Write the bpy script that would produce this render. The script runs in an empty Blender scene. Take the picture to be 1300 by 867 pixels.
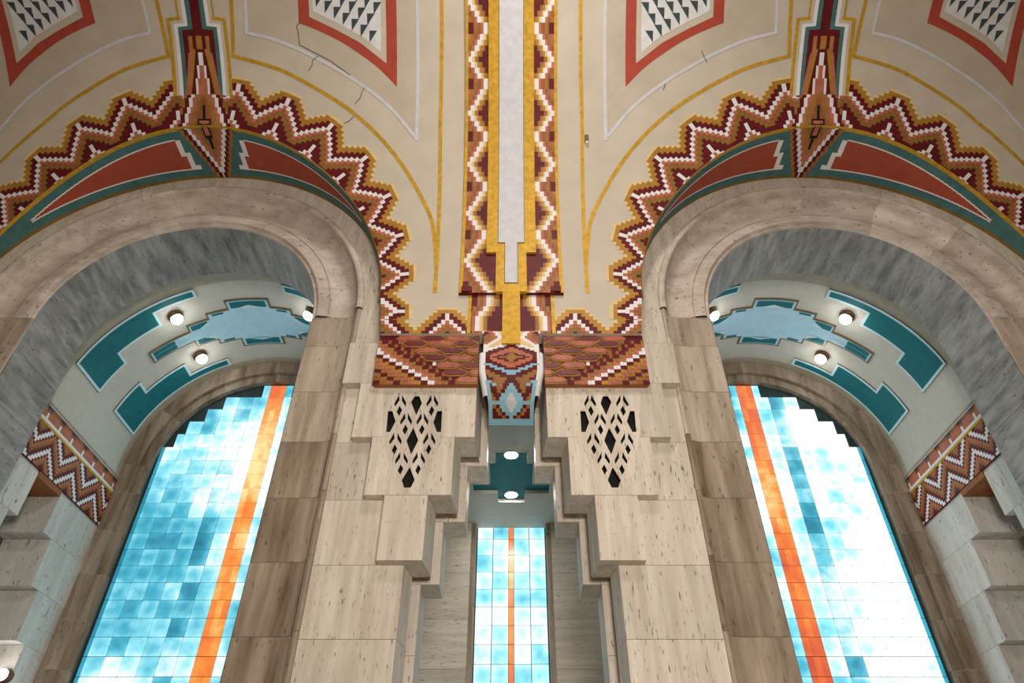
import bpy, math, random
from math import sin, cos, pi, radians, sqrt, asin, degrees
random.seed(7)
scene = bpy.context.scene
COL = scene.collection

# ------------------------------------------------------------------ camera, world, light
CAMZ = 1.6                       # eye height; all heights below are measured from the eye
cam_d = bpy.data.cameras.new('camera'); cam = bpy.data.objects.new('camera', cam_d); COL.objects.link(cam)
cam.location = (0, 0, CAMZ); cam.rotation_euler = (radians(130), 0, 0)
cam_d.lens = 24; cam_d.sensor_width = 36; cam_d.shift_x = 1.0 / 1300
cam_d.clip_end = 200
scene.camera = cam
scene.view_settings.view_transform = 'Standard'; scene.view_settings.look = 'None'
scene.view_settings.exposure = 0.0; scene.view_settings.gamma = 1.0
scene.view_settings.use_curve_mapping = False
w = bpy.data.worlds.new('world'); scene.world = w; w.use_nodes = True
bg = w.node_tree.nodes['Background']; bg.inputs[0].default_value = (1.0, 0.93, 0.84, 1); bg.inputs[1].default_value = 0.22

def area(name, loc, target, size, power, color):
    d = bpy.data.lights.new(name, 'AREA'); d.shape = 'DISK'; d.size = size; d.energy = power; d.color = color
    o = bpy.data.objects.new(name, d); COL.objects.link(o)
    from mathutils import Vector
    o.location = loc; v = Vector(target) - Vector(loc); o.rotation_euler = v.to_track_quat('-Z', 'Y').to_euler()
    return o
area('unseen_hall_light', (0.9, -1.6, 3.4), (0.2, 6.6, 6.6), 2.0, 540, (1.0, 0.91, 0.80))  # unseen fill light added low behind the eye, for soffits and falloff
area('unseen_hall_light', (0.5, 1.2, 12.6), (0.2, 6.2, 4.0), 1.4, 230, (1.0, 0.94, 0.86))  # unseen light added high under the crown so brackets shade the pier

# ------------------------------------------------------------------ materials
def lin(c):
    return tuple(((v / 255) / 12.92 if v / 255 <= .04045 else ((v / 255 + .055) / 1.055) ** 2.4) for v in c)
MAT = {}
def nt(name):
    m = bpy.data.materials.new(name); m.use_nodes = True
    t = m.node_tree; t.nodes.clear()
    out = t.nodes.new('ShaderNodeOutputMaterial'); b = t.nodes.new('ShaderNodeBsdfPrincipled')
    t.links.new(b.outputs[0], out.inputs[0])
    MAT[name] = m
    return m, t, b
def N(t, kind, **kw):
    n = t.nodes.new(kind)
    for k, v in kw.items():
        if k.startswith('i_'): n.inputs[int(k[2:])].default_value = v
        else: setattr(n, k, v)
    return n
def ramp(t, stops):
    r = t.nodes.new('ShaderNodeValToRGB'); e = r.color_ramp.elements
    while len(e) < len(stops): e.new(0.5)
    for el, (p, c) in zip(e, stops): el.position = p; el.color = (*c, 1)
    return r
def paint(name, rgb, rough=.55, metal=0.0, var=.18, spec=.18, scale=7.0, bump=.0):
    """painted plaster or glaze: one colour with a little uneven brushing"""
    m, t, b = nt(name)
    g = N(t, 'ShaderNodeNewGeometry'); n = N(t, 'ShaderNodeTexNoise'); n.inputs['Scale'].default_value = scale
    n.inputs['Detail'].default_value = 5
    t.links.new(g.outputs['Position'], n.inputs['Vector'])
    a = tuple(max(0, v * (1 - var)) for v in rgb); c = tuple(min(1, v * (1 + var)) for v in rgb)
    r = ramp(t, [(.3, a), (.7, c)]); t.links.new(n.outputs['Fac'], r.inputs[0]); t.links.new(r.outputs[0], b.inputs['Base Color'])
    b.inputs['Roughness'].default_value = rough; b.inputs['Metallic'].default_value = metal
    b.inputs['Specular IOR Level'].default_value = spec
    if bump:
        bp = N(t, 'ShaderNodeBump'); bp.inputs['Strength'].default_value = bump; bp.inputs['Distance'].default_value = .02
        t.links.new(n.outputs['Fac'], bp.inputs['Height']); t.links.new(bp.outputs[0], b.inputs['Normal'])
    return m
def travertine(name, light, dark, scale=(7, 7, .55), vein=.5, pit=(.13, .09, .06), rough=.5):
    m, t, b = nt(name)
    g = N(t, 'ShaderNodeNewGeometry'); oi = N(t, 'ShaderNodeObjectInfo')
    cmb = N(t, 'ShaderNodeVectorMath', operation='SCALE'); cmb.inputs[0].default_value = (13, 7, 29)
    t.links.new(oi.outputs['Random'], cmb.inputs['Scale'])
    add = N(t, 'ShaderNodeVectorMath', operation='ADD'); t.links.new(g.outputs['Position'], add.inputs[0]); t.links.new(cmb.outputs[0], add.inputs[1])
    mp = N(t, 'ShaderNodeMapping'); mp.inputs['Scale'].default_value = scale; t.links.new(add.outputs[0], mp.inputs[0])
    n1 = N(t, 'ShaderNodeTexNoise'); n1.inputs['Scale'].default_value = 1.0; n1.inputs['Detail'].default_value = 6; n1.inputs['Roughness'].default_value = .62
    n1.inputs['Distortion'].default_value = .25
    t.links.new(mp.outputs[0], n1.inputs['Vector'])
    r1 = ramp(t, [(.5 - vein * .45, dark), (.5 + vein * .3, light)]); t.links.new(n1.outputs['Fac'], r1.inputs[0])
    mp2 = N(t, 'ShaderNodeMapping'); mp2.inputs['Scale'].default_value = tuple(max(9, s * 5.0) for s in scale); t.links.new(add.outputs[0], mp2.inputs[0])
    n2 = N(t, 'ShaderNodeTexNoise'); n2.inputs['Scale'].default_value = 1.0; n2.inputs['Detail'].default_value = 4; t.links.new(mp2.outputs[0], n2.inputs['Vector'])
    r2 = ramp(t, [(.29, (.85, .85, .85)), (.375, (0, 0, 0))]); t.links.new(n2.outputs['Fac'], r2.inputs[0])
    mx = N(t, 'ShaderNodeMix', data_type='RGBA'); mx.inputs['B'].default_value = (*pit, 1)
    t.links.new(r2.outputs[0], mx.inputs['Factor']); t.links.new(r1.outputs[0], mx.inputs['A'])
    hs = N(t, 'ShaderNodeHueSaturation'); t.links.new(mx.outputs['Result'], hs.inputs['Color'])
    mr = N(t, 'ShaderNodeMapRange'); mr.inputs['To Min'].default_value = .9; mr.inputs['To Max'].default_value = 1.08
    t.links.new(oi.outputs['Random'], mr.inputs['Value']); t.links.new(mr.outputs[0], hs.inputs['Value'])
    t.links.new(hs.outputs[0], b.inputs['Base Color'])
    bp = N(t, 'ShaderNodeBump'); bp.inputs['Strength'].default_value = .35; bp.inputs['Distance'].default_value = .01; bp.invert = True
    t.links.new(r2.outputs[0], bp.inputs['Height']); t.links.new(bp.outputs[0], b.inputs['Normal'])
    b.inputs['Roughness'].default_value = rough; b.inputs['Specular IOR Level'].default_value = .3
    return m
travertine('trav', (.68, .615, .535), (.46, .39, .315), (10, 10, .8), .55)
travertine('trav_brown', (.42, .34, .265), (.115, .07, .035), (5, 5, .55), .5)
travertine('trav_soffit_shade', (.42, .415, .41), (.13, .13, .13), (7, 1.6, 7), .5)  # soffit travertine, its dim cool window light put into the colour
travertine('trav_horizontal', (.66, .61, .53), (.46, .41, .34), (.9, .9, 14), .6)
travertine('trav_window_lit', (.70, .68, .64), (.52, .48, .43), (6, 6, .8), .5)  # corbel travertine, paled in colour for the window light on it
travertine('trav_arch', (.66, .585, .52), (.38, .31, .255), (2.2, 6, 4.5), .55)
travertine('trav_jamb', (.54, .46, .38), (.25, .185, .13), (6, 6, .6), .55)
paint('cream', (.58, .515, .42), .6, var=.07, scale=2.5, bump=.08)
paint('cream_tan', (.535, .465, .37), .6, var=.07, scale=2.5, bump=.08)
paint('plaster_tan', (.42, .37, .29), .6, var=.08)
paint('plaster_pale', (.53, .51, .45), .55, var=.05)
paint('gold', (.56, .32, .03), .5, .15, var=.22, scale=14)
paint('gold_paint', (.44, .22, .04), .45, .15, var=.15)
paint('ochre', (.34, .155, .045), .5, var=.15)
paint('pale', (.72, .55, .27), .5, var=.08)
paint('dark_red', (.12, .011, .014), .5, var=.2)
paint('white', (.80, .78, .80), .42, var=.05)
paint('silver', (.62, .62, .67), .5, .0, var=.08, scale=9)
paint('salmon', (.46, .15, .09), .5, var=.15)
paint('brown', (.30, .105, .035), .5, var=.15)
paint('crescent_teal', (.07, .17, .17), .5, var=.15)
paint('crescent_red', (.38, .08, .045), .5, var=.08)
paint('panel_red', (.42, .07, .045), .5, var=.08)
paint('olive', (.22, .13, .03), .5, var=.2)
paint('olive_ochre', (.27, .14, .035), .5, var=.15)
paint('slate', (.055, .075, .085), .5, var=.15)
paint('panel_white', (.72, .73, .74), .5, var=.08)
paint('bay_teal', (.008, .145, .17), .5, var=.1)
paint('bay_blue', (.42, .66, .80), .5, var=.05)
paint('border_blue', (.55, .74, .80), .5, var=.05)
paint('window_lit_blue', (.26, .50, .62), .5, var=.05)  # lower pendant tiles, tinted with the blue the windows cast on them
paint('bronze', (.20, .13, .07), .4, .5)
paint('black', (.012, .011, .010), .7)
paint('crack', (.10, .075, .055), .8)
paint('tile_red', (.15, .016, .018), .45, var=.3, spec=.3)
paint('tile_salmon', (.40, .11, .065), .45, var=.3, spec=.3)
paint('tile_grout', (.42, .25, .09), .5)
paint('indigo', (.05, .07, .13), .5)
paint('window_iron', (.03, .055, .06), .5)
travertine('floor_stone', (.42, .34, .26), (.28, .21, .15), (1.5, 1.5, 1.5), .5)

def glass(name, stops, lo, hi, spot=.5, shift=0.0, nz=1.7, rnd=.34):
    """daylit art glass: brightness wanders over the window and from pane to pane"""
    m, t, b = nt(name)
    g = N(t, 'ShaderNodeNewGeometry'); oi = N(t, 'ShaderNodeObjectInfo'); tc = N(t, 'ShaderNodeTexCoord')
    n = N(t, 'ShaderNodeTexNoise'); n.inputs['Scale'].default_value = .55; n.inputs['Detail'].default_value = 2
    t.links.new(g.outputs['Position'], n.inputs['Vector'])
    n2 = N(t, 'ShaderNodeTexNoise'); n2.inputs['Scale'].default_value = 5; n2.inputs['Detail'].default_value = 3
    t.links.new(g.outputs['Position'], n2.inputs['Vector'])
    ln = N(t, 'ShaderNodeVectorMath', operation='LENGTH'); t.links.new(tc.outputs['Object'], ln.inputs[0])
    sp = N(t, 'ShaderNodeMapRange'); sp.inputs['From Max'].default_value = .16; sp.inputs['To Min'].default_value = -spot; sp.inputs['To Max'].default_value = 0
    t.links.new(ln.outputs['Value'], sp.inputs['Value'])
    def math(op, a, bb):
        x = N(t, 'ShaderNodeMath', operation=op)
        for i, v in enumerate((a, bb)):
            if isinstance(v, (int, float)): x.inputs[i].default_value = v
            else: t.links.new(v, x.inputs[i])
        return x.outputs[0]
    v = math('MULTIPLY', math('SUBTRACT', n.outputs['Fac'], .5), nz)
    v = math('ADD', v, math('MULTIPLY', math('SUBTRACT', n2.outputs['Fac'], .5), .6))
    v = math('ADD', v, math('MULTIPLY', math('SUBTRACT', oi.outputs['Random'], .5), rnd))
    v = math('ADD', v, sp.outputs[0])
    v = math('ADD', v, .5 + shift)
    r = ramp(t, stops); t.links.new(v, r.inputs[0])
    mr = N(t, 'ShaderNodeMapRange'); mr.inputs['To Min'].default_value = lo; mr.inputs['To Max'].default_value = hi
    t.links.new(v, mr.inputs['Value'])
    b.inputs['Base Color'].default_value = (.05, .12, .14, 1); b.inputs['Roughness'].default_value = .25
    t.links.new(r.outputs[0], b.inputs['Emission Color']); t.links.new(mr.outputs[0], b.inputs['Emission Strength'])
    return m
CY = [(.0, (.02, .28, .44)), (.32, (.07, .50, .68)), (.6, (.30, .80, .93)), (.92, (.92, 1, 1))]
glass('glass_cyan', CY, .8, 1.18, .18, .15)
glass('glass_bright', CY, .9, 1.35, .2, .34)
glass('glass_middle', CY, .85, 1.25, .18, .17)
glass('glass_deep', [(.0, (.01, .17, .29)), (.35, (.035, .36, .53)), (.65, (.18, .70, .86)), (.95, (.85, .99, 1))], .75, 1.1, .12, .10, 2.6, .55)
glass('glass_edge', [(.0, (.008, .22, .36)), (1, (.03, .42, .60))], .8, 1, 0, 0)
glass('glass_orange', [(.0, (.74, .06, .005)), (.4, (.95, .16, .01)), (.7, (1, .33, .04)), (1, (1, .70, .28))], .85, 1.1, 0, -.02, 1.9, .3)
def glow(name, col, s):
    m, t, b = nt(name); b.inputs['Base Color'].default_value = (.8, .8, .8, 1)
    b.inputs['Emission Color'].default_value = (*col, 1); b.inputs['Emission Strength'].default_value = s
glow('lamp_glass', (1, .97, .92), 40)
glow('downlight_glass', (1, .96, .90), 130)

# ------------------------------------------------------------------ mesh helpers
class MB:
    """collects faces of one mesh object; every face may have its own material"""
    def __init__(s): s.v = []; s.f = []; s.m = []; s.mats = []; s.idx = {}
    def mi(s, mat):
        if mat not in s.mats: s.mats.append(mat)
        return s.mats.index(mat)
    def face(s, pts, mat):
        b = len(s.v); s.v += [tuple(p) for p in pts]; s.f.append(tuple(range(b, b + len(pts)))); s.m.append(s.mi(mat))
    def grid(s, rows, mat):
        """rows: equal-length lists of points, shared vertices; mat: name or f(i,j)"""
        b = len(s.v); n = len(rows[0])
        for r in rows: s.v += [tuple(p) for p in r]
        for i in range(len(rows) - 1):
            for j in range(n - 1):
                s.f.append((b + i * n + j, b + i * n + j + 1, b + (i + 1) * n + j + 1, b + (i + 1) * n + j))
                s.m.append(s.mi(mat if isinstance(mat, str) else mat(i, j)))
    def box(s, x0, x1, y0, y1, z0, z1, mat):
        b = len(s.v); s.v += [(x, y, z) for z in (z0, z1) for y in (y0, y1) for x in (x0, x1)]
        for q in ((0, 2, 3, 1), (4, 5, 7, 6), (0, 1, 5, 4), (2, 6, 7, 3), (0, 4, 6, 2), (1, 3, 7, 5)):
            s.f.append(tuple(b + k for k in q)); s.m.append(s.mi(mat))
    def prism(s, poly, fn, a, c, mat, cap_mat=None):
        """poly: 2D outline, fn(p, depth) -> 3D; side walls and both caps"""
        n = len(poly); b = len(s.v)
        s.v += [tuple(fn(p, a)) for p in poly] + [tuple(fn(p, c)) for p in poly]
        for i in range(n):
            j = (i + 1) % n; s.f.append((b + i, b + j, b + n + j, b + n + i)); s.m.append(s.mi(mat))
        s.f.append(tuple(b + i for i in range(n))); s.m.append(s.mi(cap_mat or mat))
        s.f.append(tuple(b + n + i for i in reversed(range(n)))); s.m.append(s.mi(mat))
    def build(s, name, parent=None, m=1, smooth=None, origin=None):
        me = bpy.data.meshes.new(name)
        ox, oy, oz = origin or (0, 0, 0)
        vs = [(m * x - m * ox, y - oy, z - oz) if origin else (m * x, y, z + CAMZ) for x, y, z in s.v]
        fs = s.f if m > 0 else [tuple(reversed(f)) for f in s.f]
        me.from_pydata(vs, [], fs)
        for k in s.mats: me.materials.append(MAT[k])
        me.polygons.foreach_set('material_index', s.m)
        if smooth is not None:
            me.shade_smooth(); me.set_sharp_from_angle(angle=radians(smooth))
        me.update()
        o = bpy.data.objects.new(name, me); COL.objects.link(o)
        if parent is not None: o.parent = parent
        if origin: o.location = (m * ox, oy, oz + CAMZ)
        return o
def tag(o, label, cat, kind=None, group=None):
    o['label'] = label; o['category'] = cat
    if kind: o['kind'] = kind
    if group: o['group'] = group
    return o
def empty(name, label, cat, kind=None, group=None):
    o = bpy.data.objects.new(name, None); COL.objects.link(o); return tag(o, label, cat, kind, group)
def boxobj(name, parent, m, dims, mat):
    b = MB(); b.box(*dims, mat); return b.build(name, parent, m)

# ------------------------------------------------------------------ measures of the place (metres, from the eye)
D0, RV, ZS = 6.6, 5.69, 6.387         # hall vault: foot plane, radius, springing
XC, ZC, RO = -4.67, 6.29, 2.92        # arch axis, centre height, opening cut into the vault
DW = 6.82                             # pier and arch face
SB = -0.72                            # foot of the painted vault below the springing
XB, ZB, RB = -4.75, 6.36, 2.40        # vault of the bay behind the arch
DB, DG = 11.1, 11.3                   # back wall, glass
ZN = 5.20                             # ceiling of the niche aisle
FLOOR = -CAMZ
def vd(s):                            # vault profile: arc length -> (depth, height)
    if s < 0: return D0, ZS + s
    a = s / RV; return D0 - RV * (1 - cos(a)), ZS + RV * sin(a)
def V(x, s, off=0.0):
    d, z = vd(s); a = max(0, s / RV)
    return (x, d - off * cos(a), z - off * sin(a))
def foot(x, s):                        # the vault foot of the centre pier draws in slightly
    return x * (1 - .05 * min(1, -s / .72)) if s < 0 else x
def z2s(z): return z - ZS if z < ZS else RV * asin(min(1, (z - ZS) / RV))
def sedge(u): return z2s(ZC + sqrt(max(0, RO * RO - u * u)))

# ------------------------------------------------------------------ the large structure
b = MB(); b.box(-18, 18, -7, 12, FLOOR - .2, FLOOR, 'floor_stone')
tag(b.build('floor'), 'polished stone floor of the hall', 'floor', 'structure')
b = MB(); b.box(-18, 18, D0 - 2 * RV - .5, D0 - 2 * RV, FLOOR, ZS + .3, 'trav')
tag(b.build('wall_front'), 'plain stone wall on the near side of the hall', 'wall', 'structure')

# hall vault, cut by the two arches
def vault_mesh():
    b = MB(); smax = pi * RV
    def col(x, lo): 
        n = 90; S = [lo + (smax - lo) * j / n for j in range(n + 1)]
        if lo < -.5: S = [lo, -.5, -.25, 0] + [smax * j / n for j in range(1, n + 1)]
        return [V(x, q) for q in S]
    def strip(xs, lof, taper=False):
        b.grid([[(foot(x, p[2] - ZS) if taper else x, p[1], p[2]) for p in col(x, lof(x))] for x in xs], 'cream')
    pier = RO
    e_in, e_out = XC + RO, XC - RO
    strip([e_in * (1 - k / 4) + (-e_in) * k / 4 for k in range(5)], lambda x: SB, True)
    for m in (1, -1):
        ts = [RO * cos(pi * k / 90) for k in range(91)]
        strip([m * (XC + u) for u in ts], lambda x: sedge(m * x - XC))
        strip([m * e_out, m * (e_out - 2.0), m * (e_out - 3.2)], lambda x: SB)
        strip([m * (e_out - 3.2), m * -18], lambda x: SB)
    # foot of the vault closed back to the pier
    for x0, x1 in ((e_in * .95, -e_in * .95), (e_out - 3.2, e_out), (-e_out, -e_out + 3.2)):
        b.box(x0, x1, D0 + .002, DW - .02, ZS + SB, ZS + .4, 'cream')
    return b
ceil = tag(vault_mesh().build('ceiling', smooth=40), 'cream painted barrel vault over the hall with stepped zigzag borders', 'ceiling', 'structure')

# ------------------------------------------------------------------ painted borders on the vault
def base_curve():
    pts = []; n = 900; L = 0; prev = None
    for k in range(n + 1):
        t = pi / 2 * k / n; u = RO * cos(t); p = (u, z2s(ZC + RO * sin(t)))
        if prev: L += math.dist(p, prev)
        pts.append((L, p)); prev = p
    return pts
BC = base_curve(); BL = BC[-1][0]; SSP = z2s(ZC)
def base_at(L):
    """point and outward normal of the vault's cut edge in (u, s)"""
    if L <= 0: return (RO, SSP + L), (1, 0)
    k = min(len(BC) - 2, int(len(BC) * 0 + next((i for i in range(0, len(BC), 1) if BC[i][0] >= L), len(BC) - 1)) - 1); k = max(k, 0)
    (l0, p0), (l1, p1) = BC[k], BC[k + 1]; f = (L - l0) / (l1 - l0)
    p = (p0[0] + (p1[0] - p0[0]) * f, p0[1] + (p1[1] - p0[1]) * f)
    tx, ty = p1[0] - p0[0], p1[1] - p0[1]; q = math.hypot(tx, ty)
    return p, (ty / q, -tx / q)
NP = 12; CW = BL * .1384 / NP           # columns per zigzag tooth
STEPH = .06
def shift(L):
    pts = [(-1, .46), (-.27, .40), (.38, .335), (1.07, .29), (1.7, .19), (2.35, .10), (3.0, .05), (3.6, .02), (4.6, 0)]
    for (a, x), (c, y) in zip(pts, pts[1:]):
        if L <= c: return x + (y - x) * max(0, (L - a)) / (c - a)
    return 0
def tooth(ci, c0):
    k = (ci - c0) % NP; return min(k, NP - k)
def bounds(tf, ci, zp):
    """stepped colour limits of one column, from the outside in"""
    def z(k): return zp - STEPH * tf(k)
    mx = lambda w: max(z(ci + q) for q in range(-w, w + 1)); mn = lambda w: min(z(ci + q) for q in range(-w, w + 1))
    sp = .06 if tf(ci) == 0 else 0
    return [('pale', mx(2) + .235), ('gold_paint', mx(2) + .195), ('dark_red', mx(1) + .13), ('white', z(ci) + .07 + sp), ('salmon', z(ci)), ('brown', z(ci) - .06), ('olive_ochre', z(ci) - .105),
            ('dark_red', mn(1) - .125), ('white', mn(3) - .215 + sp * 1.5), ('salmon', mn(3) - .28), ('ochre', mn(3) - .36), (None, -9)]
def zig_arch(m, hs):
    b = MB(); c0i = round(.36 / CW); ncol = int(BL / CW)
    for ci in range(0, ncol + 1):
        L0, L1 = ci * CW, min((ci + 1) * CW, BL)
        if L1 <= L0: continue
        o = shift((L0 + L1) / 2); B = bounds(lambda k: tooth(k, c0i), ci, .58 - o)
        (p0, n0), (p1, n1) = base_at(L0), base_at(L1)
        for (c, e), (_, a) in zip(B, B[1:]):
            a, e = max(0, a), max(0, e)
            if e - a < .002: continue
            q = []
            for (p, nn, r) in ((p0, n0, a), (p1, n1, a), (p1, n1, e), (p0, n0, e)):
                q.append(V(XC + hs * (p[0] + nn[0] * r), p[1] + nn[1] * r, .005))
            b.face(q, c)
    return b
def zig_foot(m, hs):
    """border along the foot of the vault and up the first part of its edge"""
    b = MB(); u0, u1 = RO, -XC - .56; n = 22; cw = (u1 - u0) / n; c0i = round(.36 / CW)
    ip = round((-XC - .84 - u0) / cw - .5); nr = 56; h = (SSP - SB) / nr
    def tf(i): k = abs(i - ip) % 16; return min(k, 16 - k)
    for i in range(n):
        Bf = bounds(tf, i, .22); runs = []
        for j in range(nr):
            sm = SB + (j + .5) * h; nn = (i + .5) * cw
            ci = math.floor((sm - SSP) / CW); Be = bounds(lambda k: tooth(k, c0i), ci, .58 - shift(sm - SSP))
            def rank(B, v):
                for q in range(len(B)):
                    if v > B[q][1]: return q - 1
                return len(B) - 2
            r = max(rank(Bf, sm - SB), rank(Be, nn))
            c = Bf[r][0] if r >= 0 else None
            if runs and runs[-1][0] == c: runs[-1][2] = j + 1
            else: runs.append([c, j, j + 1])
        for c, j0, j1 in runs:
            if c is None: continue
            b.face([V(foot(XC + u0 + q * cw, SB + k * h) if hs > 0 else XC - u0 - q * cw, SB + k * h, .005) for q, k in ((i, j0), (i + 1, j0), (i + 1, j1), (i, j1))], c)
    return b
def XM(hs, u, s):
    """the painted fields lean a little towards the outside as they climb"""
    ax = -.174 * max(0, min(1.3, (s - 3) / 1.88))
    return XC + u if hs > 0 else XC + 2 * ax - u
def smooth(pts, n=6):
    out = []
    for i in range(len(pts) - 1):
        p0, p1, p2, p3 = pts[max(0, i - 1)], pts[i], pts[i + 1], pts[min(len(pts) - 1, i + 2)]
        for k in range(n):
            t = k / n
            out.append(tuple(.5 * (2 * p1[q] + (p2[q] - p0[q]) * t + (2 * p0[q] - 5 * p1[q] + 4 * p2[q] - p3[q]) * t * t + (3 * p1[q] - p0[q] - 3 * p2[q] + p3[q]) * t ** 3) for q in (0, 1)))
    return out + [pts[-1]]
def ribbon(pts, width, off, mat, hs, b=None, step=.08):
    """painted line on the vault through (u, s) points"""
    b = b or MB(); P = []
    for (a, c) in zip(pts, pts[1:]):
        n = max(1, int(math.dist(a, c) / step))
        P += [(a[0] + (c[0] - a[0]) * k / n, a[1] + (c[1] - a[1]) * k / n) for k in range(n)]
    P.append(pts[-1]); rows = []
    for i, p in enumerate(P):
        q0 = P[max(0, i - 1)]; q1 = P[min(len(P) - 1, i + 1)]
        tx, ty = q1[0] - q0[0], q1[1] - q0[1]; q = math.hypot(tx, ty) or 1
        nx, ny = -ty / q * width / 2, tx / q * width / 2
        rows.append([V(XM(hs, p[0] - nx, p[1]), p[1] - ny, off), V(XM(hs, p[0] + nx, p[1]), p[1] + ny, off)])
    b.grid(rows, mat); return b
def field(curve, u0, u1, top, off, mat, hs, b=None):
    """filled area between a lower curve s(u) and a top line"""
    b = b or MB(); n = max(2, int((u1 - u0) / .06)); rows = []
    for i in range(n + 1):
        u = u0 + (u1 - u0) * i / n; lo = curve(u); rows.append([V(XM(hs, u, lo + (top - lo) * j / 14), lo + (top - lo) * j / 14, off) for j in range(15)])
    b.grid(rows, mat); return b
def interp(tab):
    def f(u):
        if u <= tab[0][0]: return tab[0][1]
        for (a, x), (c, y) in zip(tab, tab[1:]):
            if u <= c: return x + (y - x) * (u - a) / (c - a)
        return tab[-1][1]
    return f
DX = .03      # tabulated against an axis 6 cm to the right of XC
def T(pts): return [(u + DX, s) for u, s in pts]
STOP = 6.6
for m in (1, -1):
    for hs in (1, -1):
        zig_arch(m, hs).build('zigzag_border', ceil, m)
        zig_foot(m, hs).build('zigzag_border', ceil, m)
        g = ribbon(T([(.36, STOP), (.37, 4.035)]), .055, .006, 'gold', hs)
        ribbon(smooth(T([(.35, 4.045), (.482, 4.02), (1.096, 3.835), (1.715, 3.506), (2.183, 3.19), (2.657, 2.742), (3.073, 2.18), (3.44, 1.459), (3.545, 1.0), (3.60, .5)])), .055, .006, 'gold', hs, g)
        ribbon(T([(3.60, STOP), (3.56, 3.0), (3.615, .0)]), .055, .0065, 'gold', hs, g)
        g.build('gold_line', ceil, m)
        sv = smooth(T([(.56, 4.405), (.70, 4.375), (1.099, 4.268), (1.71, 3.989), (2.327, 3.616), (2.794, 3.234), (3.19, 2.75)]))
        field(interp(sv), .58 + DX, 3.2 + DX, STOP, .003, 'cream_tan', hs).build('tan_field', ceil, m)
        g = ribbon(T([(.58, STOP), (.58, 4.39)]), .05, .006, 'silver', hs)
        ribbon(smooth(T([(.56, 4.405), (.70, 4.375), (1.099, 4.268), (1.71, 3.989), (2.327, 3.616), (2.794, 3.234), (3.19, 2.75)])), .05, .006, 'silver', hs, g)
        ribbon(T([(3.205, STOP), (3.205, 2.70)]), .05, .0065, 'silver', hs, g)
        g.build('silver_line', ceil, m)
        ro = interp(smooth(T([(1.385, 4.545), (1.6, 4.465), (1.85, 4.355), (2.141, 4.195), (2.57, 3.89), (2.886, 3.569)])))
        ri = interp(T([(1.55, 4.633), (1.961, 4.442), (2.326, 4.248), (2.724, 3.934)]))
        rt = interp(T([(1.60, 4.72), (2.0, 4.53), (2.37, 4.33), (2.645, 4.10)]))
        fr = field(ro, 1.385 + DX, 2.886 + DX, 6.4, .006, 'panel_red', hs).build('painted_panel', ceil, m)
        field(ri, 1.55 + DX, 2.724 + DX, 6.25, .009, 'cream', hs).build('panel_margin', fr, m)
        pf = field(rt, 1.605 + DX, 2.645 + DX, 6.18, .012, 'panel_white', hs)
        for i in range(-14, 20):
            for j in range(-16, 20):
                u = 1.72 + i * .135 + j * .103; s = 4.70 - i * .087 + j * .165
                tri = [(u, s), (u + .118, s), (u, s - .18)]
                if all(1.57 + DX <= a <= 2.68 + DX and rt(a) - .05 <= c <= 6.18 for a, c in tri):
                    pf.face([V(XM(hs, a, c), c, .015) for a, c in tri], 'slate')
        pf.build('sawtooth_field', fr, m)
# cracks in the plaster of the left bay's vault
def px_crack(pts, hs=1):
    return ribbon(pts, .011, .007, 'crack', hs, step=.3)
for m, pts in ((1, [(1.44, 4.56), (1.38, 4.50), (1.40, 4.42), (1.42, 4.22)]), (1, [(1.70, 4.05), (1.62, 3.98), (1.61, 3.9), (1.55, 3.82)]),
               (1, [(2.42, 3.56), (2.38, 3.48), (2.36, 3.40), (2.28, 3.30)]), (1, [(2.27, 3.1), (2.2, 3.02), (2.12, 2.98)]),
               (1, [(1.42, 4.22), (1.9, 3.97), (2.2, 3.75)]), (-1, [(1.75, 4.14), (1.70, 4.02), (1.66, 3.95)]), (-1, [(2.3, 3.62), (2.34, 3.52)])):
    px_crack(pts).build('plaster_crack', ceil, m)

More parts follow.
